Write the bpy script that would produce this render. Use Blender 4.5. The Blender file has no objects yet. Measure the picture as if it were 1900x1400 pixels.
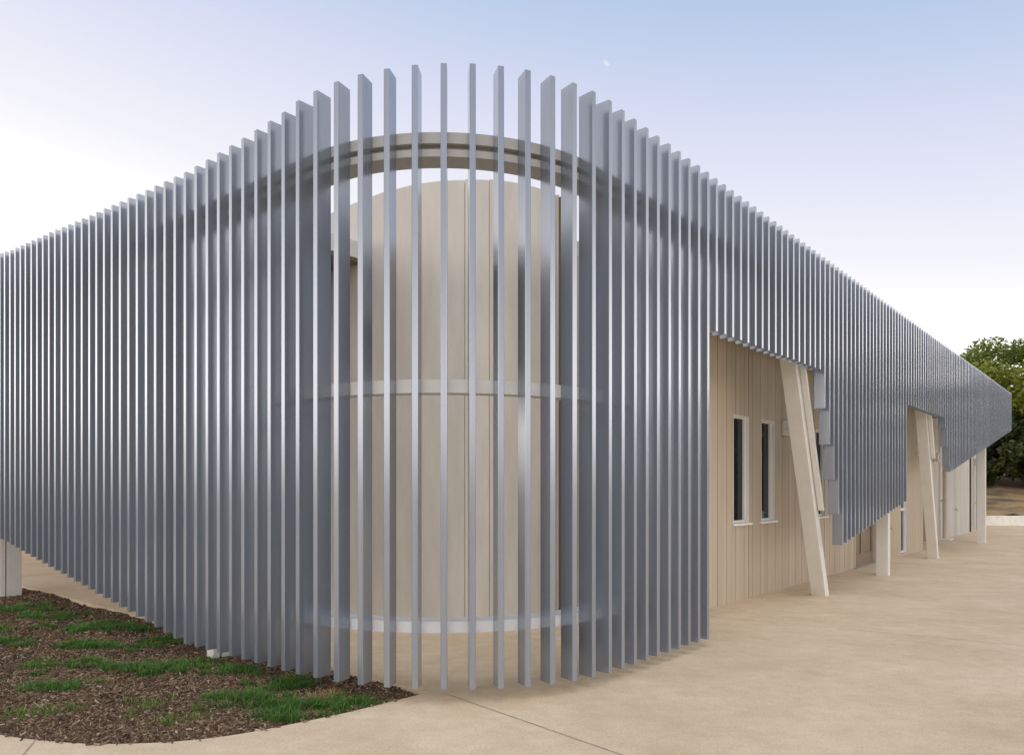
import bpy, math, random
import numpy as np
from mathutils import Vector
from mathutils.geometry import tessellate_polygon

S = bpy.context.scene
COL = S.collection
rnd = random.Random(7)

# ------------------------------------------------------------------ helpers
WLOC = {}

class MB:
    """collects shapes (world metres) and links them as ONE mesh object"""
    def __init__(self):
        self.v = []; self.f = []
    def add(self, vs, fs):
        o = len(self.v)
        self.v += [tuple(p) for p in vs]
        self.f += [tuple(i + o for i in q) for q in fs]
    def loft(self, a, za, b, zb):
        n = len(a)
        vs = [(p[0], p[1], za) for p in a] + [(p[0], p[1], zb) for p in b]
        area = sum(a[i][0] * a[(i + 1) % n][1] - a[(i + 1) % n][0] * a[i][1] for i in range(n))
        fs = [(i, (i + 1) % n, n + (i + 1) % n, n + i) for i in range(n)]
        fs.append(tuple(range(n - 1, -1, -1))); fs.append(tuple(range(n, 2 * n)))
        if area < 0: fs = [tuple(reversed(q)) for q in fs]
        self.add(vs, fs)
    def prism(self, poly, z0, z1):
        self.loft(poly, z0, poly, z1)
    def tube(self, p0, p1, r0, r1=None, n=10, cap=True):
        r1 = r0 if r1 is None else r1
        p0 = Vector(p0); p1 = Vector(p1); d = (p1 - p0).normalized()
        a = d.orthogonal().normalized(); b = d.cross(a)
        vs = []
        for p, r in ((p0, r0), (p1, r1)):
            for k in range(n):
                t = 2 * math.pi * k / n
                vs.append(p + a * (r * math.cos(t)) + b * (r * math.sin(t)))
        fs = [(k, (k + 1) % n, n + (k + 1) % n, n + k) for k in range(n)]
        if cap:
            fs.append(tuple(range(n - 1, -1, -1))); fs.append(tuple(range(n, 2 * n)))
        self.add(vs, fs)
    def build(self, name, mat, parent=None, loc=None, smooth=False):
        V = np.array(self.v, dtype=float)
        if loc is None:
            c = (V.max(0) + V.min(0)) / 2
            loc = (c[0], c[1], V[:, 2].min())
        L = np.array(loc, float)
        me = bpy.data.meshes.new(name)
        me.from_pydata((V - L).tolist(), [], self.f)
        me.update()
        if smooth: me.polygons.foreach_set('use_smooth', [True] * len(me.polygons))
        if mat: me.materials.append(mat)
        o = bpy.data.objects.new(name, me); COL.objects.link(o)
        return place(o, L, parent)

def place(o, L, parent=None):
    WLOC[o.name] = np.array(L, float)
    if parent is not None:
        o.parent = parent
        o.location = tuple(np.array(L, float) - WLOC[parent.name])
    else:
        o.location = tuple(L)
    return o

def tag(o, label=None, cat=None, group=None, kind=None):
    if label: o['label'] = label
    if cat: o['category'] = cat
    if group: o['group'] = group
    if kind: o['kind'] = kind
    return o

def empty(name, loc, label, cat, group=None):
    o = bpy.data.objects.new(name, None); o.empty_display_size = .3
    COL.objects.link(o); place(o, loc)
    return tag(o, label, cat, group)

# ------------------------------------------------------------------ materials
def mat(name, color, rough=.6, metal=0., var=.0, vscale=3., spec=.5, bump=0., bscale=40., stretch=(1, 1, 1), coat=0., color2=None, attr=False, transl=0.):
    m = bpy.data.materials.new(name); m.use_nodes = True
    nt = m.node_tree; N = nt.nodes; Lk = nt.links
    b = N['Principled BSDF']
    b.inputs['Roughness'].default_value = rough
    b.inputs['Metallic'].default_value = metal
    b.inputs['Specular IOR Level'].default_value = spec
    if coat:
        b.inputs['Coat Weight'].default_value = coat; b.inputs['Coat Roughness'].default_value = .12
    c = (*color, 1)
    b.inputs['Base Color'].default_value = c
    tc = N.new('ShaderNodeTexCoord'); mp = N.new('ShaderNodeMapping')
    geo = N.new('ShaderNodeNewGeometry')
    mp.inputs['Scale'].default_value = stretch
    Lk.new(geo.outputs['Position'], mp.inputs['Vector'])
    out = None
    if attr:
        a = N.new('ShaderNodeVertexColor'); a.layer_name = 'Col'
        out = a.outputs['Color']
    if var:
        n1 = N.new('ShaderNodeTexNoise'); n1.inputs['Scale'].default_value = vscale
        n1.inputs['Detail'].default_value = 6; n1.inputs['Roughness'].default_value = .65
        Lk.new(mp.outputs['Vector'], n1.inputs['Vector'])
        r = N.new('ShaderNodeValToRGB')
        d = color2 or tuple(x * (1 - var) for x in color)
        u = tuple(min(1, x * (1 + var * .6)) for x in color)
        r.color_ramp.elements[0].position = .3; r.color_ramp.elements[1].position = .7
        r.color_ramp.elements[0].color = (*d, 1); r.color_ramp.elements[1].color = (*u, 1)
        Lk.new(n1.outputs['Fac'], r.inputs['Fac'])
        out = r.outputs['Color']
    if out: Lk.new(out, b.inputs['Base Color'])
    if bump:
        n2 = N.new('ShaderNodeTexNoise'); n2.inputs['Scale'].default_value = bscale
        n2.inputs['Detail'].default_value = 5
        Lk.new(mp.outputs['Vector'], n2.inputs['Vector'])
        bp = N.new('ShaderNodeBump'); bp.inputs['Strength'].default_value = bump; bp.inputs['Distance'].default_value = .01
        Lk.new(n2.outputs['Fac'], bp.inputs['Height']); Lk.new(bp.outputs['Normal'], b.inputs['Normal'])
    if transl:
        b.inputs['Transmission Weight'].default_value = 0
        tr = N.new('ShaderNodeBsdfTranslucent'); mx = N.new('ShaderNodeMixShader')
        mx.inputs[0].default_value = transl
        if out: Lk.new(out, tr.inputs['Color'])
        else: tr.inputs['Color'].default_value = c
        Lk.new(b.outputs[0], mx.inputs[1]); Lk.new(tr.outputs[0], mx.inputs[2])
        Lk.new(mx.outputs[0], N['Material Output'].inputs['Surface'])
    return m

def board_tones(m):
    nt = m.node_tree; N = nt.nodes; Lk = nt.links; b = N['Principled BSDF']
    src = b.inputs['Base Color'].links[0].from_socket
    geo = N.new('ShaderNodeNewGeometry'); wn = N.new('ShaderNodeTexWhiteNoise'); wn.noise_dimensions = '1D'
    ri = geo.outputs['Random Per Island']; Lk.new(ri, wn.inputs['W'])
    mr = N.new('ShaderNodeMapRange'); mr.inputs['To Min'].default_value = .91; mr.inputs['To Max'].default_value = 1.07
    Lk.new(wn.outputs['Value'], mr.inputs['Value'])
    hv = N.new('ShaderNodeHueSaturation'); Lk.new(src, hv.inputs['Color']); Lk.new(mr.outputs['Result'], hv.inputs['Value'])
    Lk.new(hv.outputs['Color'], b.inputs['Base Color'])

def fin_mat():
    m = mat('fin_paint', (.315, .345, .40), rough=.19, metal=.5, spec=.5, coat=.35)
    m.node_tree.nodes['Principled BSDF'].inputs['IOR'].default_value = 1.62
    nt = m.node_tree; N = nt.nodes; Lk = nt.links; b = N['Principled BSDF']
    geo = N.new('ShaderNodeNewGeometry'); mp = N.new('ShaderNodeMapping')
    mp.inputs['Scale'].default_value = (1, 1, .35)
    Lk.new(geo.outputs['Position'], mp.inputs['Vector'])
    n = N.new('ShaderNodeTexNoise'); n.inputs['Scale'].default_value = 2.2; n.inputs['Detail'].default_value = 6
    Lk.new(mp.outputs['Vector'], n.inputs['Vector'])
    r = N.new('ShaderNodeMapRange'); r.inputs['To Min'].default_value = .18; r.inputs['To Max'].default_value = .22
    Lk.new(n.outputs['Fac'], r.inputs['Value']); Lk.new(r.outputs['Result'], b.inputs['Roughness'])
    oi = N.new('ShaderNodeObjectInfo'); hv = N.new('ShaderNodeHueSaturation')
    mr = N.new('ShaderNodeMapRange'); mr.inputs['To Min'].default_value = .93; mr.inputs['To Max'].default_value = 1.06
    Lk.new(oi.outputs['Random'], mr.inputs['Value']); Lk.new(mr.outputs['Result'], hv.inputs['Value'])
    hv.inputs['Color'].default_value = (.315, .345, .40, 1)
    # faint water streaks down the blades
    mp2 = N.new('ShaderNodeMapping'); mp2.inputs['Scale'].default_value = (55, 55, .8)
    Lk.new(geo.outputs['Position'], mp2.inputs['Vector'])
    n2 = N.new('ShaderNodeTexNoise'); n2.inputs['Scale'].default_value = 1.; n2.inputs['Detail'].default_value = 4
    Lk.new(mp2.outputs['Vector'], n2.inputs['Vector'])
    m2 = N.new('ShaderNodeMapRange'); m2.inputs['From Min'].default_value = .3; m2.inputs['From Max'].default_value = .7
    m2.inputs['To Min'].default_value = .95; m2.inputs['To Max'].default_value = 1.03
    Lk.new(n2.outputs['Fac'], m2.inputs['Value'])
    mm_ = N.new('ShaderNodeMixRGB'); mm_.blend_type = 'MULTIPLY'; mm_.inputs['Fac'].default_value = 1
    Lk.new(hv.outputs['Color'], mm_.inputs['Color1']); Lk.new(m2.outputs['Result'], mm_.inputs['Color2'])
    Lk.new(mm_.outputs['Color'], b.inputs['Base Color'])
    return m

def concrete_mat(name, base, dark, light):
    m = bpy.data.materials.new(name); m.use_nodes = True
    nt = m.node_tree; N = nt.nodes; Lk = nt.links; b = N['Principled BSDF']
    b.inputs['Roughness'].default_value = .8; b.inputs['Specular IOR Level'].default_value = .3
    geo = N.new('ShaderNodeNewGeometry')
    def noise(sc, det, rough=.6, off=0):
        mp = N.new('ShaderNodeMapping'); mp.inputs['Location'].default_value = (off, off * 2, 0)
        Lk.new(geo.outputs['Position'], mp.inputs['Vector'])
        n = N.new('ShaderNodeTexNoise'); n.inputs['Scale'].default_value = sc; n.inputs['Detail'].default_value = det
        n.inputs['Roughness'].default_value = rough
        Lk.new(mp.outputs['Vector'], n.inputs['Vector']); return n.outputs['Fac']
    def ramp(fac, p0, p1, c0, c1):
        r = N.new('ShaderNodeValToRGB'); e = r.color_ramp.elements
        e[0].position = p0; e[1].position = p1; e[0].color = (*c0, 1); e[1].color = (*c1, 1)
        Lk.new(fac, r.inputs['Fac']); return r.outputs['Color']
    def mix(a, bb, fac, mode='MULTIPLY'):
        x = N.new('ShaderNodeMixRGB'); x.blend_type = mode; x.inputs['Fac'].default_value = fac
        Lk.new(a, x.inputs['Color1']); Lk.new(bb, x.inputs['Color2']); return x.outputs['Color']
    big = ramp(noise(.7, 7, .65), .32, .7, dark, light)
    mid = ramp(noise(5.5, 8, .75, 3), .25, .75, (.86, .84, .80), (1.1, 1.1, 1.1))
    fine = ramp(noise(62, 6, .8, 9), .3, .68, (.70, .675, .65), (1.2, 1.2, 1.2))
    spot = ramp(noise(26, 3, .5, 20), .25, .34, (.66, .60, .54), (1, 1, 1))
    c = mix(big, mid, 1.); c = mix(c, fine, .8); c = mix(c, spot, .6)
    # broom / wear streaks
    mp = N.new('ShaderNodeMapping'); mp.inputs['Scale'].default_value = (1.6, 3.5, 1); mp.inputs['Rotation'].default_value = (0, 0, .7)
    Lk.new(geo.outputs['Position'], mp.inputs['Vector'])
    st = N.new('ShaderNodeTexNoise'); st.inputs['Scale'].default_value = .9; st.inputs['Detail'].default_value = 6
    Lk.new(mp.outputs['Vector'], st.inputs['Vector'])
    c = mix(c, ramp(st.outputs['Fac'], .3, .75, (.92, .90, .86), (1.04, 1.04, 1.04)), .7)
    Lk.new(c, b.inputs['Base Color'])
    bp = N.new('ShaderNodeBump'); bp.inputs['Strength'].default_value = .35; bp.inputs['Distance'].default_value = .004
    Lk.new(noise(160, 4), bp.inputs['Height']); Lk.new(bp.outputs['Normal'], b.inputs['Normal'])
    return m

def glass_mat():
    m = bpy.data.materials.new('window_glass'); m.use_nodes = True
    nt = m.node_tree; N = nt.nodes; Lk = nt.links
    N.remove(N['Principled BSDF'])
    tr = N.new('ShaderNodeBsdfTransparent'); tr.inputs['Color'].default_value = (.38, .46, .56, 1)
    gl = N.new('ShaderNodeBsdfGlossy'); gl.inputs['Roughness'].default_value = .02
    fr = N.new('ShaderNodeFresnel'); fr.inputs['IOR'].default_value = 1.5
    mx = N.new('ShaderNodeMixShader')
    Lk.new(fr.outputs[0], mx.inputs[0]); Lk.new(tr.outputs[0], mx.inputs[1]); Lk.new(gl.outputs[0], mx.inputs[2])
    Lk.new(mx.outputs[0], N['Material Output'].inputs['Surface'])
    return m

M = dict(
    fin=fin_mat(),
    steel=mat('cream_steel_paint', (.53, .515, .475), rough=.45, var=.06, vscale=4),
    rail=mat('pale_rail_paint', (.72, .70, .66), rough=.45, var=.06, vscale=5),
    galv=mat('rail_paint', (.80, .80, .79), rough=.42, var=.08, vscale=6),
    post=mat('cream_post_paint', (.74, .71, .65), rough=.5, var=.07, vscale=2.5, bump=.05, bscale=60),
    board=mat('beige_board_paint', (.50, .408, .295), rough=.55, var=.09, vscale=3.5, stretch=(1, 1, .25), bump=.06, bscale=35),
    panel=mat('beige_panel_paint', (.55, .508, .447), rough=.6, var=.16, vscale=2.2, stretch=(1, 1, .22), bump=.05, bscale=60),
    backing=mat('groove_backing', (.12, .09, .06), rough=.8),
    white=mat('white_frame_paint', (.84, .82, .76), rough=.4, var=.04, vscale=5),
    roof=mat('roof_metal', (.58, .57, .55), rough=.5, var=.08, vscale=1.5),
    soffit=mat('brown_soffit_board', (.22, .16, .10), rough=.6, var=.15, vscale=3),
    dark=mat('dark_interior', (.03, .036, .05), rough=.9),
    blind=mat('grey_blind', (.22, .25, .30), rough=.8),
    doorp=mat('brown_door_paint', (.20, .145, .095), rough=.35, var=.12, vscale=3),
    alu=mat('dull_metal', (.45, .43, .40), rough=.4, metal=.7),
    pipe=mat('downpipe_paint', (.58, .62, .62), rough=.4, var=.05, vscale=4),
    pipe2=mat('beige_downpipe_paint', (.52, .46, .38), rough=.45, var=.05, vscale=4),
    glass=glass_mat(),
    conc=concrete_mat('tan_concrete', None, (.595, .465, .312), (.73, .605, .443)),
    conc2=concrete_mat('pale_concrete', None, (.85, .82, .76), (.92, .90, .85)),
    joint=mat('joint_filler', (.42, .33, .24), rough=.9, var=.3, vscale=8),
    mulch=mat('mulch_soil', (.06, .032, .02), rough=.95, var=.5, vscale=30, bump=.9, bscale=70),
    chip=mat('bark_chips', (.2, .13, .09), rough=.9, attr=True),
    grass=mat('grass_blades', (.06, .12, .02), rough=.6, attr=True, transl=.25),
    straw=mat('dry_grass_blades', (.5, .37, .18), rough=.8, attr=True, transl=.2),
    earth=mat('dry_earth', (.20, .15, .09), rough=.95, var=.45, vscale=.5, bump=.4, bscale=4),
    bank=mat('bank_mulch_and_straw', (.30, .195, .085), rough=.95, var=.75, vscale=.9, bump=.8, bscale=9, color2=(.035, .027, .016), stretch=(.5, 1, 1)),
    bark=mat('tree_bark', (.10, .075, .055), rough=.9, var=.4, vscale=6, bump=.5, bscale=20),
    leaf=mat('tree_leaves', (.07, .10, .025), rough=.5, attr=True, transl=.3),
    moon=None,
)
board_tones(M['board']); board_tones(M['panel'])
mm = bpy.data.materials.new('moon_light'); mm.use_nodes = True
nn = mm.node_tree.nodes; nn.remove(nn['Principled BSDF'])
em = nn.new('ShaderNodeEmission'); em.inputs['Color'].default_value = (.93, .95, 1, 1); em.inputs['Strength'].default_value = .82
mm.node_tree.links.new(em.outputs[0], nn['Material Output'].inputs['Surface']); M['moon'] = mm

# ------------------------------------------------------------------ plan of the two wings
uR = np.array([.6414, .7672]); nR = np.array([.7672, -.6414]); oR = np.array([1.0899, 6.72])
uL = np.array([-.7672, .6414]); nL = np.array([-.6414, -.7672]); oL = np.array([-1.8913, 6.28])
SP = .2095; FW = .048; FD = .150
def PR(t, n=0.): return oR + t * uR + n * nR      # street-side wing: t along it, n outwards from the fin faces
def PL(t, n=0.): return oL + t * uL + n * nL      # garden-side wing

oRc = oR + .024 * uR; oLc = oL + .024 * uL       # centres of fin 50 and fin 34
# rounded corner between the two lines of fin faces
RAD = 1.85; I0 = 34.9; I1 = 48.0
A_ = np.array([[uL[0], -uR[0]], [uL[1], -uR[1]]])
ab = np.linalg.solve(A_, oRc - oLc)
CORN = oLc + ab[0] * uL
bis = (uL + uR); bis /= np.linalg.norm(bis)
CEN = CORN + bis * RAD * math.sqrt(2)
angL = math.atan2(nL[1], nL[0]); angR = math.atan2(nR[1], nR[0])     # outward directions at both ends of the arc
TL = oLc + (np.dot(CEN - oLc, uL)) * uL; TR = oRc + (np.dot(CEN - oRc, uR)) * uR
tL0 = np.dot(TL - oLc, uL); tR0 = np.dot(TR - oRc, uR)

def interp(x, pts):
    xs, ys = zip(*pts); return float(np.interp(x, xs, ys))
TOPS = [(-14, 5.19), (0, 5.045), (2, 5.01), (5, 4.975), (9, 4.935), (13, 4.88), (18, 4.825), (22, 4.78), (26, 4.742), (28, 4.746),
        (31, 4.762), (34, 4.79), (35, 4.82), (38, 4.861), (41, 4.895), (44, 4.92), (48, 4.95), (300, 4.95)]
def fin_top(i): return interp(i, TOPS)
def fin_bot(i):
    if i < 26: return .139 + .0305 * (26 - i)
    if i <= 35: return .14
    if i <= 48: return interp(i, [(35, .145), (41, .125), (48, .09)])
    if i <= 57: return .089
    if i <= 74: return 3.33
    if i <= 78: return 2.805 - .507 * (i - 75)
    if i <= 98: return .803 + .0322 * (i - 79)
    if i <= 115: return 3.285
    if i <= 118: return 3.06 - .43 * (i - 116)
    return 2.06 + .0314 * (i - 119)
LAST = 170
def fin_pos(i):
    """front-face centre, outward dir"""
    return fin_pos_f(i)

def add_fin(mb, i):
    p, n = fin_pos(i); c = .003; h = FW / 2
    fr_ = random.Random(i * 7 + 1); yaw = fr_.gauss(0, .006); p = p + n * fr_.gauss(0, .0015)
    n = np.array([n[0] * math.cos(yaw) - n[1] * math.sin(yaw), n[0] * math.sin(yaw) + n[1] * math.cos(yaw)]); u = np.array([-n[1], n[0]])
    prof = [(-h + c, 0), (h - c, 0), (h, -c), (h, -FD + c), (h - c, -FD), (-h + c, -FD), (-h, -FD + c), (-h, -c)]
    mb.prism([tuple(p + a * u + b * n) for a, b in prof], fin_bot(i), fin_top(i))

# path along the backs of the fins for beams and rails: arclength parameter in fin numbers
def rail_pt(i, n):
    p, d = fin_pos_f(i); return p + d * n
def fin_pos_f(i):
    if i <= I0: return oLc + (34 - i) * SP * uL, nL
    if i >= I1: return oRc + (i - 50) * SP * uR, nR
    a = angL + (angR - angL) * (i - I0) / (I1 - I0)
    d = np.array([math.cos(a), math.sin(a)]); return CEN + RAD * d, d
def sweep(mb, i0, i1, prof, steps):
    """prof: closed section of (n, z)"""
    rows = []
    for k in range(steps + 1):
        i = i0 + (i1 - i0) * k / steps
        p, d = fin_pos_f(i)
        rows.append([(*(p + d * n), z) for n, z in prof])
    m = len(prof); vs = [q for r in rows for q in r]; fs = []
    for k in range(steps):
        for j in range(m):
            fs.append((k * m + j, k * m + (j + 1) % m, (k + 1) * m + (j + 1) % m, (k + 1) * m + j))
    fs.append(tuple(range(m - 1, -1, -1))); fs.append(tuple(range(steps * m, steps * m + m)))
    mb.add(vs, [tuple(reversed(q)) for q in fs])

BEAM = [(-.152, 4.25), (-.152, 4.307), (-.215, 4.307), (-.215, 4.353), (-.152, 4.353), (-.152, 4.44), (-.37, 4.44), (-.37, 4.25)]
MID = [(-.152, 2.403), (-.152, 2.507), (-.17, 2.507), (-.17, 2.428), (-.30, 2.428), (-.30, 2.403)]
LOW = [(-.152, .527), (-.152, .613), (-.36, .613), (-.36, .60), (-.168, .60), (-.168, .527)]

def screen(name, loc, label, i0, i1, beams, rails, steps, limit=None):
    root = empty(name, loc, label, 'fin screen', 'slatted fin screens around the building')
    for i in range(i0, i1 + 1):
        if limit and i > limit: break
        b = MB(); add_fin(b, i); b.build('fin', M['fin'], root)
    if limit and limit < i1:
        b = MB()
        for i in range(limit + 1, i1 + 1): add_fin(b, i)
        tag(b.build('far_fins', M['fin'], root), kind='stuff')
    for a, c in beams:
        b = MB(); sweep(b, a, c, BEAM, steps)
        b.build('beam', M['steel'], root)
    for a, c in rails:
        b = MB(); sweep(b, a, c, MID, steps); b.build('middle_rail', M['rail'], root)
        b = MB(); sweep(b, a, c, LOW, steps); b.build('bottom_rail', M['galv'], root)
    return root
scl = screen('fin_screen', (*PL(3.5), 0), 'long grey blue fin screen over the mulch bed, its lower edge rising to the left', 0, 34, [(-12.4, 34.5)], [], 40)
b = MB()
for i in range(-12, 0): add_fin(b, i)
tag(b.build('far_fins', M['fin'], scl), kind='stuff')
screen('fin_screen', (*(CEN), 0), 'curved corner fin screen with open gaps showing the pale rounded wall', 35, 48, [(34.5, 48.5)], [(34.5, 48.5)], 48)
scr = screen('fin_screen', (*PR(8), 0), 'receding fin screen on the street side with two openings and stepped hanging curtains', 49, LAST, [(48.5, LAST + .4)], [], 40, limit=148)
# hangers that carry the two hanging curtains, hidden behind their fins
for a, c, z in ((79.5, 98.2, 2.3), (119.5, LAST + .2, 3.75)):
    b = MB(); sweep(b, a, c, [(-.152, z), (-.152, z + .09), (-.21, z + .09), (-.21, z)], 6); b.build('hanging_rail', M['steel'], scr)

# ------------------------------------------------------------------ posts
def rect(P, t0, t1, n0, n1):
    return [tuple(P(t0, n0)), tuple(P(t1, n0)), tuple(P(t1, n1)), tuple(P(t0, n1))]
def post_straight(P, t, n, z0, z1, label, w=.16, d=.21, strip=True):
    root = empty('support_post', (*P(t, n - d / 2), z0), label, 'post', 'cream support posts under the fin screens')
    b = MB(); b.prism(rect(P, t - w / 2, t + w / 2, n, n - d), z0, z1); b.build('shaft', M['post'], root)
    if strip:
        b = MB(); b.prism(rect(P, t - w / 2 + .0, t + w / 2 - .03, n + .09, n + .022), z0, z1); b.build('facing_strip', M['post'], root)
    return root
def post_slanted(t, n, lean, label, zr):
    root = empty('support_post', (*PR(t, n - .1), 0), label, 'post', 'cream support posts under the fin screens')
    w, d, z1 = .17, .21, 4.24
    b = MB(); b.loft(rect(PR, t - w, t, n, n - d), 0, rect(PR, t - w - lean, t - lean, n, n - d), z1); b.build('shaft', M['post'], root)
    k0 = lean * zr / z1
    b = MB(); b.loft(rect(PR, t - .05 - k0, t + .02 - k0, n + .085, n + .02), zr, rect(PR, t - .05 - lean, t + .02 - lean, n + .085, n + .02), z1)
    b.loft(rect(PR, t - .045 - k0, t - .0 - k0, n + .019, n + .001), zr + .05, rect(PR, t - .045 - lean, t - .0 - lean, n + .019, n + .001), z1)
    b.build('mounting_rail', M['post'], root)
    return root
post_slanted(6.33, -.275, 1.64, 'nearer slanted cream post beside the two slit windows', 1.33)
post_slanted(14.52, -.26, 1.60, 'farther slanted cream post standing beyond the tall door sidelight', 2.35)
post_straight(PR, 9.80, -.24, 0, 4.245, 'upright cream post between the two slanted posts, under the first hanging curtain', strip=False)
post_straight(PR, 21.2, -.22, 0, 4.245, 'upright cream post under the far end of the street screen beside the pale kerb wall', strip=False, w=.18)
post_straight(PL, 8.37, -.42, -.07, 4.245, 'upright white post in the mulch at the left edge of the garden')
post_straight(PL, 1.62, -.30, -.07, 4.245, 'upright white post with only its foot showing below the mulch-side fins')

# ------------------------------------------------------------------ building
bld = empty('building', (*PR(8, -5), 0), 'beige clad single storey building with a rounded parapet corner behind the fin screens', 'building')

def board_wall(name, P, n, t0, t1, z0, z1, holes, pitch=.155, depth=.02, gap=.015, mt='board'):
    """boards with open grooves over a backing; holes: (t0,t1,z0,z1)"""
    b = MB(); k0 = 0
    cuts = sorted(set([t0, t1] + [h[0] for h in holes] + [h[1] for h in holes]))
    edges = [t0 + k * pitch for k in range(int((t1 - t0) / pitch) + 1)]
    edges = sorted(set([round(e, 4) for e in edges + cuts]))
    for a, c in zip(edges[:-1], edges[1:]):
        if c - a < .02: continue
        mid = (a + c) / 2
        g0 = gap / 2 if abs((a - t0) / pitch - round((a - t0) / pitch)) < 1e-3 else 0
        g1 = gap / 2 if abs((c - t0) / pitch - round((c - t0) / pitch)) < 1e-3 else 0
        if round((a - t0) / pitch) % 2: g0 *= .22
        if round((c - t0) / pitch) % 2: g1 *= .22
        segs = [(z0, z1)]
        for h in holes:
            if h[0] - 1e-4 < mid < h[1] + 1e-4:
                ns = []
                for s0, s1 in segs:
                    if h[2] > s0: ns.append((s0, min(s1, h[2])))
                    if h[3] < s1: ns.append((max(s0, h[3]), s1))
                segs = ns
        for s0, s1 in segs:
            if s1 - s0 > .01: b.prism(rect(P, a + g0, c - g1, n, n - depth), s0, s1)
    o = b.build(name, M[mt], bld)
    b2 = MB()
    es = cuts
    for a, c in zip(es[:-1], es[1:]):
        mid = (a + c) / 2; segs = [(z0, z1)]
        for h in holes:
            if h[0] < mid < h[1]:
                ns = []
                for s0, s1 in segs:
                    if h[2] > s0: ns.append((s0, min(s1, h[2])))
                    if h[3] < s1: ns.append((max(s0, h[3]), s1))
                segs = ns
        for s0, s1 in segs:
            if s1 - s0 > .01: b2.prism(rect(P, a, c, n - depth - .001, n - .2), s0 + .002, s1 - .002)
    b2.build('wall_core', M['backing'], o)
    return o

NW = -1.12
H3 = 4.585
wins = [(4.68, 5.25, 1.145, 2.745), (5.73, 6.29, 1.145, 2.745), (8.30, 8.87, 1.145, 2.745)]
door = (10.72, 12.46, .02, 2.45)
side = (14.62, 15.28, .05, 2.62)
board_wall('wall', PR, NW, 1.98, 17.1, 0, H3, wins + [door, side])

def window(h, mull=None, sill=True, name='window', fr=.038, back=.06):
    t0, t1, z0, z1 = h
    w = bpy.data.objects.new(name, None); COL.objects.link(w); place(w, (*PR((t0 + t1) / 2, NW), z0), bld)
    b = MB(); n0, n1 = NW - .05, NW - back - .05
    b.prism(rect(PR, t0, t0 + fr, n0, n1), z0, z1); b.prism(rect(PR, t1 - fr, t1, n0, n1), z0, z1)
    b.prism(rect(PR, t0 + fr, t1 - fr, n0, n1), z0, z0 + fr); b.prism(rect(PR, t0 + fr, t1 - fr, n0, n1), z1 - fr, z1)
    # thin reveal lining and head flashing
    b.prism(rect(PR, t1 - .012, t1 - .001, NW + .004, n0 + .001), z0, z1)
    b.prism(rect(PR, t0 + .001, t0 + .012, NW + .004, n0 + .001), z0, z1)
    b.prism(rect(PR, t0 + .013, t1 - .013, NW + .004, n0 + .001), z1 - .012, z1 - .001)
    if mull: b.prism(rect(PR, t0 + fr, t1 - fr, n0, n1), mull - .03, mull + .03)
    b.build('frame', M['white'], w)
    b = MB(); b.prism(rect(PR, t0 + fr, t1 - fr, NW - .085, NW - .091), z0 + fr, z1 - fr); b.build('pane', M['glass'], w)
    if sill:
        b = MB(); b.prism(rect(PR, t0 - .05, t1 + .05, NW + .04, NW - .02), z0 - .032, z0 - .002); b.build('sill', M['white'], w)
    # dark room behind with part of a blind
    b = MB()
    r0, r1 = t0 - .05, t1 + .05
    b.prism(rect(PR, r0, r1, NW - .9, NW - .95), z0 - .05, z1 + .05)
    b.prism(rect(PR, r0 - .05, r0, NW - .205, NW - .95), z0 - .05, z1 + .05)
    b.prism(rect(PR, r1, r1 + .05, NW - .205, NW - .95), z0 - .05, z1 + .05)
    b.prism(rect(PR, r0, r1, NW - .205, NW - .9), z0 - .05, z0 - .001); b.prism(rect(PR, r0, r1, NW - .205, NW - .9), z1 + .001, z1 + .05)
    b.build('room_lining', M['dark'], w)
    b = MB()
    for k in range(3):
        x = t0 + (.55 + .13 * k) * (t1 - t0)
        b.prism(rect(PR, x, x + .055, NW - .16, NW - .163), z0 + fr, z1 - fr)
    b.build('blind', M['blind'], w)
    return w
window(wins[0]); window(wins[1]); window(wins[2])
window(side, mull=.98 + .16, sill=False, name='tall_window', fr=.05)
# glazed double door
d = bpy.data.objects.new('door', None); COL.objects.link(d); place(d, (*PR(11.6, NW), 0), bld)
t0, t1, z0, z1 = door
b = MB()
b.prism(rect(PR, t0, t0 + .05, NW + .01, NW - .14), z0, z1); b.prism(rect(PR, t1 - .05, t1, NW + .01, NW - .14), z0, z1)
b.prism(rect(PR, t0 + .05, t1 - .05, NW + .01, NW - .14), z1 - .05, z1); b.build('frame', M['pipe2'], d)
for k in range(2):
    a = t0 + .055 + k * .822; c = a + .815
    b = MB()
    for x0, x1, y0, y1 in ((a, a + .1, z0, z1 - .055), (c - .1, c, z0, z1 - .055), (a + .1, c - .1, z0, z0 + .24), (a + .1, c - .1, z1 - .16, z1 - .055), (a + .1, c - .1, .95, 1.05)):
        b.prism(rect(PR, x0, x1, NW - .08, NW - .125), y0, y1)
    leaf = b.build('door_leaf', M['doorp'], d)
    b = MB(); b.prism(rect(PR, a + .1, c - .1, NW - .10, NW - .106), z0 + .24, z1 - .16); b.build('pane', M['doorp'], leaf)
    x = c - .05 if k == 0 else a + .05
    b = MB(); b.tube((*PR(x, NW - .045), .95), (*PR(x, NW - .045), 1.25), .012); b.tube((*PR(x, NW - .09), .97), (*PR(x, NW - .045), .97), .01); b.tube((*PR(x, NW - .09), 1.23), (*PR(x, NW - .045), 1.23), .01)
    b.build('handle', M['alu'], leaf)
b = MB(); b.prism(rect(PR, t0 - .03, t1 + .03, NW + .06, NW - .14), .004, .019); b.build('threshold', M['alu'], d)

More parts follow.
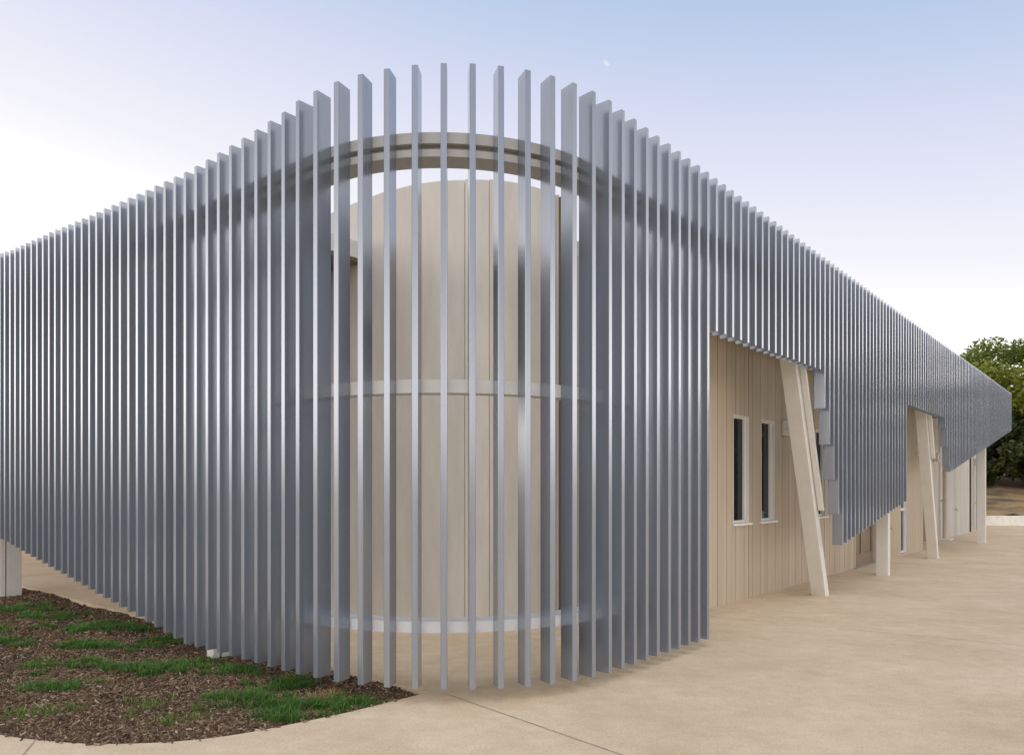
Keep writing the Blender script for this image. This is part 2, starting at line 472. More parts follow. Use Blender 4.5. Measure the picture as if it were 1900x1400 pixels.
# recess and second block farther along the street side
board_wall('wall', PR, -2.35, 17.1, 21.2, 0, H3, [], pitch=.31, depth=.015)
board_wall('wall', PR, -1.62, 20.8, 27.55, 0, H3, [], pitch=.62, depth=.012, gap=.004, mt='panel')
board_wall('wall', PR, -1.62, 28.0, 31.5, 0, H3, [], pitch=.62, depth=.012, gap=.004, mt='panel')
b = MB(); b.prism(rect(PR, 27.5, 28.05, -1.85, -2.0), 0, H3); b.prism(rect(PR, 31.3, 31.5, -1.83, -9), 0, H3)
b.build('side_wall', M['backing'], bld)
b = MB(); b.prism(rect(PR, 20.775, 20.799, -1.62, -2.34), 0, H3); b.build('end_wall', M['board'], bld)
b = MB(); b.prism(rect(PR, 17.10, 17.115, -1.13, -2.34), 0, H3); b.build('end_wall', M['board'], bld)
# near end of the board clad block, turning back to the rounded corner
b = MB()
for k in range(7):
    n0 = NW - .01 - k * .155
    b.prism(rect(PR, 1.96, 1.979, n0 - .003, n0 - .152), 0, H3)
b.build('end_wall', M['board'], bld)

# rounded parapet corner: straight to the left, facetted curve, short straight to the right
NWL, NWR, RW = -2.63, -2.23, 1.5
A_ = np.array([[uL[0], -uR[0]], [uL[1], -uR[1]]])
ab = np.linalg.solve(A_, PR(0, NWR) - PL(0, NWL)); PC = PL(ab[0], NWL)
CW = PC + bis * RW * math.sqrt(2)
facets = []
T0 = CW - np.dot(CW - PL(0, NWL), nL) * nL
tl = np.dot(T0 - oL, uL)
pts = []
def arc_pts(f0, f1, m):
    out = []
    for j in range(m + 1):
        a = angL + (angR - angL) * (f0 + (f1 - f0) * j / m)
        out.append(CW + RW * np.array([math.cos(a), math.sin(a)]))
    return out
TRW = CW - np.dot(CW - PR(0, NWR), nR) * nR
panels = []
x = 11.0
while x > tl + .3:
    y = max(tl, x - 1.2); panels.append([PL(x, NWL), PL(y, NWL)]); x = y
panels += [arc_pts(0, .443, 12), arc_pts(.443, .568, 5), arc_pts(.568, 1, 12) + [PR(1.85, NWR)]]
b = MB(); core = MB()
for j, pp in enumerate(panels):
    pp = [np.array(p) for p in pp]; ds = [(q - p) / np.linalg.norm(q - p) for p, q in zip(pp[:-1], pp[1:])]
    nrm = []
    for k in range(len(pp)):
        d_ = ds[0] if k == 0 else ds[-1] if k == len(pp) - 1 else (ds[k - 1] + ds[k]) / np.linalg.norm(ds[k - 1] + ds[k])
        nrm.append(np.array([d_[1], -d_[0]]))
    g = .003; pp[0] = pp[0] + ds[0] * g; pp[-1] = pp[-1] - ds[-1] * g
    z1 = 5.365 + (.012 if j % 3 == 1 else -.010 if j % 3 == 2 else 0)
    def band(n0, n1): return [tuple(p + o * n0) for p, o in zip(pp, nrm)] + [tuple(p + o * n1) for p, o in reversed(list(zip(pp, nrm)))]
    b.prism(band(0, -.03), .012, z1)
    pp[0] = pp[0] - ds[0] * .012; pp[-1] = pp[-1] + ds[-1] * .004
    core.prism(band(-.032, -.2), 0, 5.34)
pw = b.build('parapet_wall', M['panel'], bld); core.build('wall_core', M['backing'], pw)
b = MB(); e = rect(PR, 1.852, 1.88, NWR + .001, NWR - 3.0); b.prism(e, 0, 5.36); b.build('end_wall', M['panel'], bld)
# garden side: far recessed wall, canopy slab
board_wall('wall', PL, -3.6, 11.0, 24.0, 0, H3, [], pitch=.31, depth=.015)
b = MB(); b.prism(rect(PL, 2.22, 24.0, -.42, -2.62), 4.60, 4.81); b.build('canopy', M['roof'], bld)
b = MB(); b.prism(rect(PL, 2.26, 24.0, -.46, -2.61), 4.565, 4.598); b.build('canopy_soffit', M['soffit'], bld)
b = MB(); b.prism(rect(PR, 1.99, 24.9, -.45, -9.0), 4.60, 4.78); b.prism(rect(PR, 24.91, 31.6, -1.2, -9.0), 4.60, 4.78); b.build('roof', M['roof'], bld)
b = MB(); b.prism(rect(PR, 2.03, 17.0, -.52, -1.1), 3.86, 3.88); b.build('eave_soffit', M['soffit'], bld)
b = MB(); b.prism(rect(PR, 17.2, 20.7, -.52, -2.33), 3.86, 3.88); b.build('eave_soffit', M['soffit'], bld)
b = MB(); b.prism([tuple(PR(1.8, -2.5)), tuple(PR(1.8, -7)), tuple(PL(10.8, -7)), tuple(PL(10.8, -2.9)), tuple(PL(tl, -2.9)), tuple(CW + .9 * np.array([math.cos(-1.55), math.sin(-1.55)]))], 4.9, 5.0); b.build('roof', M['roof'], bld)

# ------------------------------------------------------------------ wall lamps, pipes, taps
def wall_lamp(P, t, n, z, label):
    root = empty('wall_lamp', (*P(t, n), z), label, 'wall lamp', 'white up and down wall lamps')
    b = MB()
    for s in (1, -1):
        b.loft(rect(P, t - .065, t + .065, n + .13, n + .012), z + s * .008, rect(P, t - .10, t + .10, n + .17, n + .012), z + s * .125)
    b.build('shade', M['white'], root)
    b = MB(); b.prism(rect(P, t - .07, t + .07, n + .010, n + .001), z - .09, z + .09)
    b.prism(rect(P, t - .062, t + .062, n + .126, n + .013), z - .0075, z + .0075); b.build('backplate', M['white'], root)
wall_lamp(PR, 6.70, NW, 2.66, 'white wall lamp on the board wall left of the nearer slanted post')
wall_lamp(PR, 16.24, NW, 2.66, 'white wall lamp on the board wall left of the farther slanted post')
wall_lamp(PR, 21.1, -1.62, 2.66, 'white wall lamp just right of the farther slanted post')
wall_lamp(PR, 28.75, -1.62, 2.72, 'white wall lamp by the pale downpipe at the far end of the building')

def downpipe(P, t, n, r, z1, mt, label, zc):
    root = empty('downpipe', (*P(t, n), 0), label, 'downpipe', 'round downpipes on the far block')
    b = MB(); b.tube((*P(t, n), .05), (*P(t, n), z1), r, n=16); b.build('pipe', M[mt], root, smooth=False)
    for z in zc:
        b = MB(); b.tube((*P(t, n), z), (*P(t, n), z + .05), r + .012, n=16); b.prism(rect(P, t - .02, t + .02, n - r - .01, n - r - .05), z, z + .05); b.build('collar', M[mt], root)
    b = MB(); b.prism(rect(P, t - .2, t + .2, n + .2, n - .16), .004, .05); b.build('foot', M['conc2'], root)
downpipe(PR, 28.45, -1.46, .075, H3, 'pipe', 'pale blue grey downpipe in front of the dark wall joint', (1.08, 3.2))
downpipe(PR, 22.05, -1.47, .07, H3, 'pipe2', 'beige downpipe just behind the farther slanted post', (1.25, 3.2))
def tap(P, t, n, z, label):
    b = MB()
    b.tube((*P(t, n), z), (*P(t, n + .09), z), .014, n=8); b.tube((*P(t, n + .08), z + .005), (*P(t + .01, n + .12), z - .09), .011, n=8)
    b.tube((*P(t, n + .06), z), (*P(t, n + .06), z + .05), .009, n=8); b.tube((*P(t - .04, n + .06), z + .055), (*P(t + .04, n + .06), z + .055), .009, n=8)
    b.tube((*P(t, n + .001), z), (*P(t, n + .012), z), .035, n=12)
    tag(b.build('garden_tap', M['alu'], None), label, 'tap', 'garden taps on the street wall')
tap(PR, 13.45, NW, .72, 'small metal tap on the board wall right of the upright middle post')
tap(PR, 24.6, -1.62, .93, 'small metal tap on the smooth pale far block')

# ------------------------------------------------------------------ ground
tip = (-.68, 6.14)
edge = [(-1.031, 5.775), (-1.20, 5.60), (-1.514, 5.335), (-1.842, 5.09), (-2.183, 4.945), (-2.60, 4.894), (-2.953, 4.93), (-3.445, 5.077),
        (-3.95, 5.36), (-4.5, 5.78), (-5.1, 6.35), (-5.8, 7.1), (-6.8, 8.1), (-8.2, 9.2), (-10.5, 10.4), (-14, 11.4), (-22, 12.5), (-45, 14)]
slab = [(-45, 45.0), (-8.53, 13.05), (-4.84, 9.79)]
# resample the bed edge smoothly
def catmull(P, n=6):
    P = [np.array(p) for p in P]; out = []
    for i in range(len(P) - 1):
        p0 = P[max(i - 1, 0)]; p1 = P[i]; p2 = P[i + 1]; p3 = P[min(i + 2, len(P) - 1)]
        for k in range(n):
            t = k / n
            out.append(.5 * ((2 * p1) + (-p0 + p2) * t + (2 * p0 - 5 * p1 + 4 * p2 - p3) * t * t + (-p0 + 3 * p1 - 3 * p2 + p3) * t ** 3))
    out.append(P[-1]); return [tuple(p) for p in out]
edge_s = catmull([tip] + edge)
pav = edge_s + [(-45, -20), (70, -20), (70, 27.5), (24, 27.5), (24, 34.2), (-10, 60), (-45, 60)] + slab
def sheet(name, poly, z, th, mt, kind='structure'):
    tri = tessellate_polygon([[Vector((p[0], p[1], 0)) for p in poly]])
    b = MB(); n = len(poly)
    vs = [(p[0], p[1], z) for p in poly]
    fs = []
    for t in tri:
        a, c, e = [Vector((*poly[k], 0)) for k in t]
        fs.append(t if (c - a).cross(e - a).z > 0 else (t[0], t[2], t[1]))
    b.add(vs, fs)
    area = sum(poly[i][0] * poly[(i + 1) % n][1] - poly[(i + 1) % n][0] * poly[i][1] for i in range(n))
    vs = [(p[0], p[1], z) for p in poly] + [(p[0], p[1], z - th) for p in poly]
    fs = [(i, n + i, n + (i + 1) % n, (i + 1) % n) for i in range(n)]
    if area < 0: fs = [tuple(reversed(q)) for q in fs]
    b.add(vs, fs)
    return tag(b.build(name, M[mt], None, loc=(0, 0, z)), kind=kind)
sheet('pavement', pav, 0, .14, 'conc')
sheet('road', [(24.003, 27.503), (70, 27.503), (70, 34.3), (24.003, 34.3)], -.004, .14, 'conc2')
b = MB()
def strip(p, q, w, z=.003):
    p = np.array(p); q = np.array(q); d = (q - p) / np.linalg.norm(q - p); o = np.array([-d[1], d[0]]) * w / 2
    b.add([(*(p - o), z), (*(q - o), z), (*(q + o), z), (*(p + o), z)], [(0, 1, 2, 3)])
strip((-.56, 6.12), (3.4, 1.56), .011); strip((-3.14, 4.97), (-2.95, 4.45), .010); strip((-2.95, 4.45), (-2.2, 2.4), .010)
strip(PR(3.3, -.98), PR(3.9, 4.2), .008); strip(PR(9.95, -.5), PR(10.6, 12), .010); strip(PR(17.5, -1.0), PR(18.4, 12), .012)
tag(b.build('pavement_joint', M['joint'], None), kind='structure')
b = MB(); b.add([(-900, -900, -.16), (900, -900, -.16), (900, 900, -.16), (-900, 900, -.16)], [(0, 1, 2, 3)])
tag(b.build('ground', M['earth'], None), kind='structure')

# mulch bed: a gently uneven sheet between pavement edge and slab edge
def inside(x, y, poly):
    r = False; j = len(poly) - 1
    for i in range(len(poly)):
        xi, yi = poly[i]; xj, yj = poly[j]
        if (yi > y) != (yj > y) and x < (xj - xi) * (y - yi) / (yj - yi) + xi: r = not r
        j = i
    return r
bed = edge_s + slab
bedn = np.array(bed)
def edge_dist(x, y):
    a = bedn; c = np.roll(bedn, -1, 0); d = c - a; p = np.array([x, y])
    t = np.clip(((p - a) * d).sum(1) / (d * d).sum(1), 0, 1)
    return np.sqrt((((a + t[:, None] * d) - p) ** 2).sum(1)).min()
def bed_z(x, y):
    return -.045 + .016 * math.sin(1.7 * x + .6 * y) * math.cos(1.3 * y - .4 * x) + .010 * math.sin(5.1 * x + 2.2 * y) + .006 * math.sin(9.3 * y - 4 * x)
GX = np.concatenate([np.arange(-9.5, .3, .08)]); GY = np.arange(4.5, 15.0, .08)
b = MB(); nx, ny = len(GX), len(GY)
vs = [(x, y, bed_z(x, y)) for y in GY for x in GX]
fs = []
for j in range(ny - 1):
    for i in range(nx - 1):
        cx, cy = GX[i] + .04, GY[j] + .04
        ins = inside(cx, cy, bed) or edge_dist(cx, cy) < .12
        if ins: fs.append((j * nx + i, j * nx + i + 1, (j + 1) * nx + i + 1, (j + 1) * nx + i))
used = sorted({k for q in fs for k in q}); re_ = {k: i for i, k in enumerate(used)}
b.add([vs[k] for k in used], [tuple(re_[k] for k in q) for q in fs])
b.add([(-45, 13, -.1), (-9.4, 9.0, -.1), (-9.4, 14.5, -.1), (-45, 46, -.1)], [(0, 1, 2, 3)])
tag(b.build('mulch_bed', M['mulch'], None, smooth=True), kind='structure')

def colored(name, V, F, C, mt, parent=None, label=None, cat=None, kind=None, loc=(0, 0, 0), group=None):
    me = bpy.data.meshes.new(name); me.from_pydata(V, [], F); me.update()
    at = me.color_attributes.new('Col', 'FLOAT_COLOR', 'POINT')
    a = np.ones((len(V), 4), np.float32); a[:, :3] = np.array(C, np.float32); at.data.foreach_set('color', a.ravel())
    me.materials.append(M[mt]); o = bpy.data.objects.new(name, me); COL.objects.link(o); place(o, loc, parent)
    return tag(o, label, cat, group, kind)

# bark chips
V = []; F = []; C = []
cols = [(.05, .027, .013), (.085, .049, .025), (.13, .079, .042), (.18, .118, .066), (.26, .185, .11), (.38, .30, .20), (.12, .058, .028)]
wts = [4, 5, 6, 5.5, 3.6, 1.5, 3.5]
def chip(x, y, zz=None):
    l = .006 + .030 * rnd.random() ** 1.8; w = rnd.uniform(.0025, .0075); h = rnd.uniform(.002, .006)
    if rnd.random() < .05: l *= 1.8
    a = rnd.uniform(0, math.pi); tl_ = rnd.gauss(0, .32); ro = rnd.gauss(0, .5)
    ux = Vector((math.cos(a) * math.cos(tl_), math.sin(a) * math.cos(tl_), math.sin(tl_)))
    uy = Vector((-math.sin(a) * math.cos(ro), math.cos(a) * math.cos(ro), math.sin(ro))); uz = ux.cross(uy)
    c = Vector((x, y, (bed_z(x, y) + .008 + rnd.uniform(0, .012)) if zz is None else zz))
    if zz is not None: tl_ = 0
    o = len(V); k = rnd.uniform(.55, 1)
    for sx, sy, sz, ww in ((-1, -1, -1, k), (1, -1, -1, 1), (1, 1, -1, 1), (-1, 1, -1, k), (-1, -1, 1, k), (1, -1, 1, 1), (1, 1, 1, 1), (-1, 1, 1, k)):
        V.append(tuple(c + ux * (sx * l) + uy * (sy * w * ww) + uz * (sz * h)))
    for q in ((3, 2, 1, 0), (4, 5, 6, 7), (0, 1, 5, 4), (1, 2, 6, 5), (2, 3, 7, 6), (3, 0, 4, 7)): F.append(tuple(o + i for i in q))
    cc = rnd.choices(cols, wts)[0]; f = rnd.uniform(.75, 1.25); C.extend([tuple(min(1, v * f) for v in cc)] * 8)
cnt = 0; tries = 0
while cnt < 62000 and tries < 600000:
    tries += 1
    y = 4.85 + (rnd.random() ** 1.9) * 8.0; x = rnd.uniform(-.70 * y - .3, -.4)
    if not inside(x, y, bed) : continue
    chip(x, y); cnt += 1
for _ in range(110):                                   # a few chips spilled on the paving along the bed
    k = rnd.randrange(4, 95); p = edge_s[k]; a = rnd.gauss(0, .035)
    x, y = p[0] + rnd.uniform(-.06, .06) + a * .2, p[1] - abs(a)
    if not inside(x, y, bed) and edge_dist(x, y) < .035: chip(x, y, .006)
colored('mulch_chips', V, F, C, 'chip', label='brown bark mulch chips covering the planting bed', cat='mulch', kind='stuff')

# grass patches: soft irregular tufts (centre x, y, half length, half width, turn)
def world(px, py): 
    Z = 1400 * 1.68 / (py - 907); return ((px - 950) / 1400 * Z, Z)
patches = [(-6.87, 10.55, .42, .28, 1.), (-6.2, 10.0, .48, .22, 1.), (-5.05, 9.1, .80, .28, 1.), (-6.05, 8.75, .22, .22, .8), (-5.55, 8.15, .42, .22, .9),
           (-4.35, 8.05, .70, .22, 1.), (-3.80, 8.45, .34, .20, .9), (-4.55, 7.2, .20, .14, .7), (-4.15, 7.2, .22, .12, .8), (-3.80, 7.05, .40, .18, .9),
           (-3.22, 7.05, .48, .28, 1.), (-3.85, 6.35, .36, .20, .8), (-2.80, 5.90, .16, .22, .35), (-3.55, 5.60, .30, .18, .3), (-2.42, 5.5, .16, .10, .4),
           (-2.12, 6.02, .30, .24, 1.1), (-1.90, 6.50, .34, .22, 1.), (-1.55, 5.90, .46, .26, 1.3), (-1.62, 5.58, .26, .16, 1.2), (-1.25, 5.84, .16, .14, 1.1), (-2.55, 6.92, .36, .16, .9)]
V = []; F = []; C = []; V2 = []; F2 = []; C2 = []
def blade(VV, FF, CC, x, y, h, w, lean, az, col):
    z = bed_z(x, y) + .004
    dx, dy = math.cos(az), math.sin(az); sx, sy = -dy * w, dx * w; o = len(VV)
    VV.extend([(x - sx, y - sy, z), (x + sx, y + sy, z),
               (x + dx * lean * .35 * h + sx * .8, y + dy * lean * .35 * h + sy * .8, z + h * .6), (x + dx * lean * .35 * h - sx * .8, y + dy * lean * .35 * h - sy * .8, z + h * .6),
               (x + dx * lean * h, y + dy * lean * h, z + h * (1 - .25 * lean))])
    FF.extend([(o, o + 1, o + 2, o + 3), (o + 3, o + 2, o + 4)])
    CC.extend([tuple(v * .7 for v in col)] * 2 + [col] * 2 + [tuple(min(1, v * 1.25) for v in col)])
gr = random.Random(3)
for (cx, cy, a, c_, dens) in patches:
    th = math.radians(20)
    subs = [(cx + gr.gauss(0, a * .5), cy + gr.gauss(0, c_ * .55), gr.uniform(.03, .13)) for _ in range(int(7 + 40 * a * c_ * 4))]
    nb = int(22000 * a * c_ * dens) + 150
    for _ in range(nb):
        s = gr.choice(subs); x = s[0] + gr.gauss(0, s[2] * .5); y = s[1] + gr.gauss(0, s[2] * .4)
        if y < 4.85 or edge_dist(x, y) < .02 or not inside(x, y, bed):
            if not (inside(x, y, bed)) and not (y < 6.2 and edge_dist(x, y) < .035 and gr.random() < .5): continue
        yel = gr.random() < (.12 if dens > .6 else .5)
        g = gr.uniform(.7, 1.3)
        col = (.23 * g, .29 * g, .045 * g) if yel else (.06 * g, .165 * g, .02 * g)
        blade(V, F, C, x, y, gr.uniform(.02, .06 + .5 * s[2]) * (.75 + .25 * dens), gr.uniform(.0016, .003), gr.uniform(.3, 1.1), gr.uniform(0, 6.28), col)
colored('grass', V, F, C, 'grass', label='low patches of green grass growing through the mulch', cat='grass', kind='stuff')
for (cx, cy, rr, nb, hh) in ((-1.47, 6.06, .05, 200, .13), (-1.38, 5.95, .05, 90, .10), (-3.55, 6.55, .09, 240, .05), (-4.0, 7.28, .10, 150, .05), (-1.62, 6.05, .05, 60, .11), (-2.3, 5.35, .1, 60, .05)):
    for _ in range(nb):
        g = gr.uniform(.6, 1.2)
        blade(V2, F2, C2, cx + gr.gauss(0, rr), cy + gr.gauss(0, rr * .7), gr.uniform(.4, 1) * hh, gr.uniform(.0015, .003), gr.uniform(.5, 1.6), gr.uniform(0, 6.28), (.50 * g, .35 * g, .17 * g))
colored('dry_grass', V2, F2, C2, 'straw', label='straw coloured tufts of dead grass among the green patches', cat='dry grass', kind='stuff')

# ------------------------------------------------------------------ far right: kerb wall, bank, trees
wall_y = 34.3
b = MB(); b.prism([(18, wall_y), (75, wall_y + .0), (75, wall_y + .3), (18, wall_y + .3)], -.1, .44)
tag(b.build('low_wall', M['conc2'], None), 'low pale concrete kerb wall in front of the mulched bank', 'wall')
b = MB(); xs = np.arange(5, 80, 1.0); ys = np.array([34.62, 35.5, 37, 39, 42, 46, 52, 60, 75]); zs = [.36, .55, .8, 1.15, 1.7, 2.2, 2.6, 2.8, 2.8]
bv = [(x, y, z + .10 * math.sin(x * 1.3 + y) + .07 * math.sin(x * 2.9 - y * 1.7)) for y, z in zip(ys, zs) for x in xs]
bf = [(j * len(xs) + i, j * len(xs) + i + 1, (j + 1) * len(xs) + i + 1, (j + 1) * len(xs) + i) for j in range(len(ys) - 1) for i in range(len(xs) - 1)]
b.add(bv, bf); tag(b.build('bank', M['bank'], None, smooth=True), kind='structure')
def bank_z(x, y): return float(np.interp(y, ys, zs)) if y > 34.6 else 0.

def tree(x, y, h, r, seed, label, name='broadleaf_tree', cat='tree', group='trees beyond the kerb wall', trunk=.22, base=.25, leaves=14000, ls=.11, tint=(1, 1, 1), squash=.75):
    R = random.Random(seed); z0 = bank_z(x, y) - .1
    root = empty(name, (x, y, z0), label, cat, group)
    tb = MB(); tips = []
    def limb(p, d, l, rad, lev):
        q = p + d * l; m = p + d * (l * .5) + Vector((R.gauss(0, .06), R.gauss(0, .06), R.gauss(0, .04))) * l
        tb.tube(p, m, rad, rad * .8, n=7, cap=False); tb.tube(m, q, rad * .8, rad * .55, n=7, cap=False)
        if lev == 0: tips.append(q); return
        for k in range(R.choice((3, 3, 4))):
            a = R.uniform(0, 6.28); s = R.uniform(.35, .95)
            nd = (d + Vector((math.cos(a) * s, math.sin(a) * s, R.uniform(-.15, .45)))).normalized()
            limb(q, nd, l * R.uniform(.55, .8), rad * .55, lev - 1)
        tips.append(q)
    limb(Vector((x, y, z0)), Vector((R.gauss(0, .08), R.gauss(0, .08), 1)).normalized(), h * base, trunk, 3)
    tb.build('trunk', M['bark'], root)
    # crown: clumps on an uneven shell plus twig ends
    cz = z0 + h * (base + (1 - base) * .5); ch = h * (1 - base) * .55
    clumps = []
    nc = 46
    for k in range(nc):
        a = R.uniform(0, 6.28); u = R.uniform(-1, 1); rr = R.uniform(.55, 1.0) ** .6
        s = math.sqrt(1 - u * u)
        f = 1 + .18 * math.sin(3 * a + seed) + .12 * math.sin(5 * a + 2 * seed)
        clumps.append((x + r * rr * s * f * math.cos(a), y + r * rr * s * f * math.sin(a), cz + ch * rr * u, R.uniform(.12, .26) * r))
    for t in tips:
        if R.random() < .6 and t.z > z0 + h * base * .9: clumps.append((t.x, t.y, t.z, R.uniform(.10, .2) * r))
    V = []; F = []; C = []
    per = leaves // len(clumps)
    for (cx, cy, cz_, cr) in clumps:
        tone = R.uniform(.7, 1.35); hue = R.random()
        for _ in range(int(per * R.uniform(.6, 1.4))):
            d = Vector((R.gauss(0, 1), R.gauss(0, 1), R.gauss(0, .8))); d = d.normalized() * (R.random() ** .45) * cr
            p = Vector((cx, cy, cz_)) + Vector((d.x, d.y, d.z * squash))
            a = Vector((R.gauss(0, 1), R.gauss(0, 1), R.gauss(0, .6))).normalized(); bq = a.orthogonal().normalized(); bq.rotate(__import__('mathutils').Quaternion(a, R.uniform(0, 6.28)))
            l = ls * R.uniform(.7, 1.4); w = l * .42; o = len(V)
            V.extend([tuple(p - a * l), tuple(p + bq * w), tuple(p + a * l), tuple(p - bq * w)]); F.append((o, o + 1, o + 2, o + 3))
            g = tone * R.uniform(.75, 1.25); c = (.075 + .045 * hue, .105 + .02 * hue, .024)
            C.extend([tuple(min(1, c[i] * g * tint[i]) for i in range(3))] * 4)
    L = WLOC[root.name]
    colored('crown', [tuple(np.array(v) - L) for v in V], F, C, 'leaf', parent=root, loc=tuple(L))
    return root
tree(30.5, 44.5, 8.6, 5.4, 11, 'tall spreading green tree rising behind the end of the street screen', leaves=60000, ls=.13, tint=(1.6, 1.75, 1.0))
tree(37.0, 47.0, 8.6, 4.4, 5, 'green tree at the right picture edge with bare twigs at its top', leaves=24000, ls=.13, tint=(1.7, 1.7, 1.1))
tree(26.5, 52.0, 7.8, 4.4, 23, 'rounded tree half hidden behind the end of the street screen', leaves=14000, ls=.14, tint=(.9, .95, .9))
tree(33.0, 53.0, 8.2, 5.0, 37, 'dark tree deep in the row beyond the bank', leaves=16000, ls=.15, tint=(.55, .6, .6))
for k, (x, y, h, r, lab) in enumerate([(26.8, 42.5, 4.6, 2.4, 'dark shrub right of the last upright post'), (30.2, 41.3, 3.9, 2.2, 'dark spreading shrub on the bank in front of the tall tree'),
                                       (28.3, 46.0, 5.4, 2.8, 'tall dark shrub under the spreading tree crown'), (33.2, 43.8, 4.8, 2.6, 'dark shrub at the right picture edge on the bank'), (24.8, 44.0, 5.0, 2.6, 'dark shrub half hidden behind the last upright post'), (31.5, 47.5, 6.0, 3.2, 'broad dark shrub between the two green trees')]):
    tree(x, y, h, r, 50 + k, lab, name='shrub', cat='shrub', group='dark shrubs on the bank', trunk=.07, base=.08, leaves=17000, ls=.13, tint=(.5, .55, .6), squash=.95)
# the same row of trees goes on beyond the right edge; the screen fins mirror it
for k, (x, y) in enumerate([(45, 49), (52, 46), (59, 44), (66, 41), (74, 38)]):
    tree(x, y, 9.5 + (k * 37 % 5) * .4, 5.2, 80 + k, ['tree standing farther along the row to the right', 'broad tree beyond the right edge', 'dense tree beyond the right edge', 'tree at the bend of the far kerb', 'last tree of the row on the right'][k], base=.08, leaves=6500, ls=.34)

# ------------------------------------------------------------------ moon
d = Vector(((1127 - 950) / 1400, 1, (907 - 116) / 1400)).normalized(); D = 850.
c = Vector((0, 0, 1.65)) + d * D; r = D * 5.2 / 1400
ax = d.cross(Vector((0, 0, 1))).normalized(); az = ax.cross(d).normalized()
lit = (-ax * .75 - az * .65).normalized(); per_ = lit.cross(d).normalized()
b = MB(); n = 20; outer = []; inner = []
for k in range(n + 1):
    t = -math.pi / 2 + math.pi * k / n
    outer.append(c + lit * (r * math.cos(t)) + per_ * (r * math.sin(t)))
    inner.append(c - lit * (r * .12 * math.cos(t)) + per_ * (r * math.sin(t)))
vs = outer + inner[1:-1]; 
bulge = [o - d * (r * .5 * math.cos(-math.pi / 2 + math.pi * k / n)) * .6 for k, o in enumerate(inner)]
vs = outer + inner; m = n + 1
b.add(vs + [v + d * 1.0 for v in vs], [(k, k + 1, m + k + 1, m + k) for k in range(n)] + [(2 * m + k + 1, 2 * m + k, 3 * m + k, 3 * m + k + 1) for k in range(n)])
tag(b.build('moon', M['moon'], None), 'small pale half moon high in the sky right of the corner', 'moon')

# ------------------------------------------------------------------ sky and light
W = bpy.data.worlds.new('World'); S.world = W; W.use_nodes = True
nt = W.node_tree; N = nt.nodes; Lk = nt.links
bg = N['Background']
tc = N.new('ShaderNodeTexCoord'); sx = N.new('ShaderNodeSeparateXYZ'); Lk.new(tc.outputs['Generated'], sx.inputs[0])
def math_(op, a, b_):
    m = N.new('ShaderNodeMath'); m.operation = op
    for k, v in enumerate((a, b_)):
        if isinstance(v, (int, float)): m.inputs[k].default_value = v
        else: Lk.new(v, m.inputs[k])
    return m.outputs[0]
t = math_('ADD', math_('MULTIPLY', sx.outputs['Z'], 3.45), math_('MULTIPLY', sx.outputs['X'], .50))
t = math_('ADD', t, -1.0)
t = math_('SUBTRACT', t, math_('MULTIPLY', math_('MAXIMUM', math_('SUBTRACT', sx.outputs['X'], .55), 0.0), 2.2))
fac = math_('MULTIPLY', math_('ADD', t, 2.0), 1 / 5.0)      # t -2..3 -> 0..1
rp = N.new('ShaderNodeValToRGB'); Lk.new(fac, rp.inputs['Fac'])
E_ = rp.color_ramp.elements
stops = [(-2.0, (4.6, 4.1, 3.7)), (-1.0, (3.5, 3.25, 3.05)), (-.5, (2.4, 2.28, 2.2)), (-.12, (1.12, 1.1, 1.1)), (.12, (.93, .93, .985)), (.55, (.725, .755, .93)), (.92, (.49, .615, .83)), (1.6, (.34, .46, .70)), (3.0, (.24, .36, .60))]
E_[0].position = 0; E_[0].color = (*stops[0][1], 1); E_[1].position = 1; E_[1].color = (*stops[-1][1], 1)
for p, c_ in stops[1:-1]:
    e = E_.new((p + 2) / 5.0); e.color = (*c_, 1)
sky = N.new('ShaderNodeTexSky'); sky.sky_type = 'NISHITA'; sky.sun_disc = False
sky.sun_elevation = math.radians(24); sky.sun_rotation = math.radians(-118)
scl_ = N.new('ShaderNodeMixRGB'); scl_.blend_type = 'MULTIPLY'; scl_.inputs['Fac'].default_value = 1
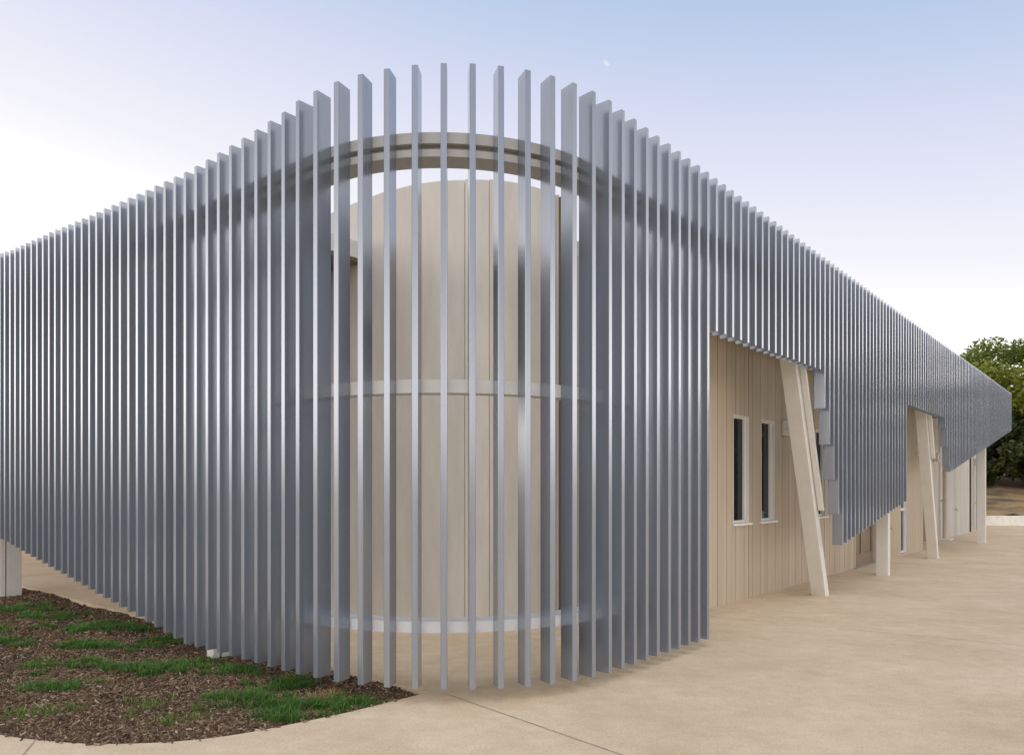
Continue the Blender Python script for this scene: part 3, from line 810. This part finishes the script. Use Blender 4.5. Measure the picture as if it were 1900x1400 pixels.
Lk.new(sky.outputs[0], scl_.inputs['Color1']); scl_.inputs['Color2'].default_value = (.1, .1, .1, 1)
mx = N.new('ShaderNodeMixRGB'); mx.inputs['Fac'].default_value = .03
hz = N.new('ShaderNodeMapRange'); hz.interpolation_type = 'SMOOTHSTEP'
hz.inputs['From Min'].default_value = -.01; hz.inputs['From Max'].default_value = .13; hz.inputs['To Min'].default_value = .26; hz.inputs['To Max'].default_value = 1
Lk.new(sx.outputs['Z'], hz.inputs['Value'])
hm = N.new('ShaderNodeMixRGB'); hm.blend_type = 'MULTIPLY'; hm.inputs['Fac'].default_value = 1
Lk.new(rp.outputs['Color'], hm.inputs['Color1']); Lk.new(hz.outputs['Result'], hm.inputs['Color2'])
Lk.new(hm.outputs['Color'], mx.inputs['Color1']); Lk.new(scl_.outputs[0], mx.inputs['Color2'])
Lk.new(mx.outputs[0], bg.inputs['Color']); bg.inputs['Strength'].default_value = 1.0

sun = bpy.data.lights.new('sun', 'SUN'); sun.energy = 1.5; sun.angle = math.radians(55); sun.color = (1, .93, .84)
so = bpy.data.objects.new('sun', sun); COL.objects.link(so); so.location = (-20, -15, 20)
az_ = math.radians(178); el = math.radians(64)
to_sun = Vector((math.sin(az_) * math.cos(el), math.cos(az_) * math.cos(el), math.sin(el)))
so.rotation_euler = to_sun.to_track_quat('Z', 'Y').to_euler()

# ------------------------------------------------------------------ camera
cam = bpy.data.cameras.new('camera'); cam.sensor_width = 36; cam.lens = 36 * 1400 / 1900
cam.shift_y = 207 / 1900; cam.clip_end = 3000; cam.clip_start = .05
co = bpy.data.objects.new('camera', cam); COL.objects.link(co)
co.location = (0, 0, 1.65); co.rotation_euler = (math.radians(90), 0, 0); S.camera = co

S.view_settings.view_transform = 'Standard'; S.view_settings.look = 'None'
S.view_settings.exposure = 0; S.view_settings.gamma = 1
S.cycles.sample_clamp_indirect = 3.0; S.cycles.sample_clamp_direct = 12.0; S.cycles.max_bounces = 8; S.cycles.transparent_max_bounces = 12
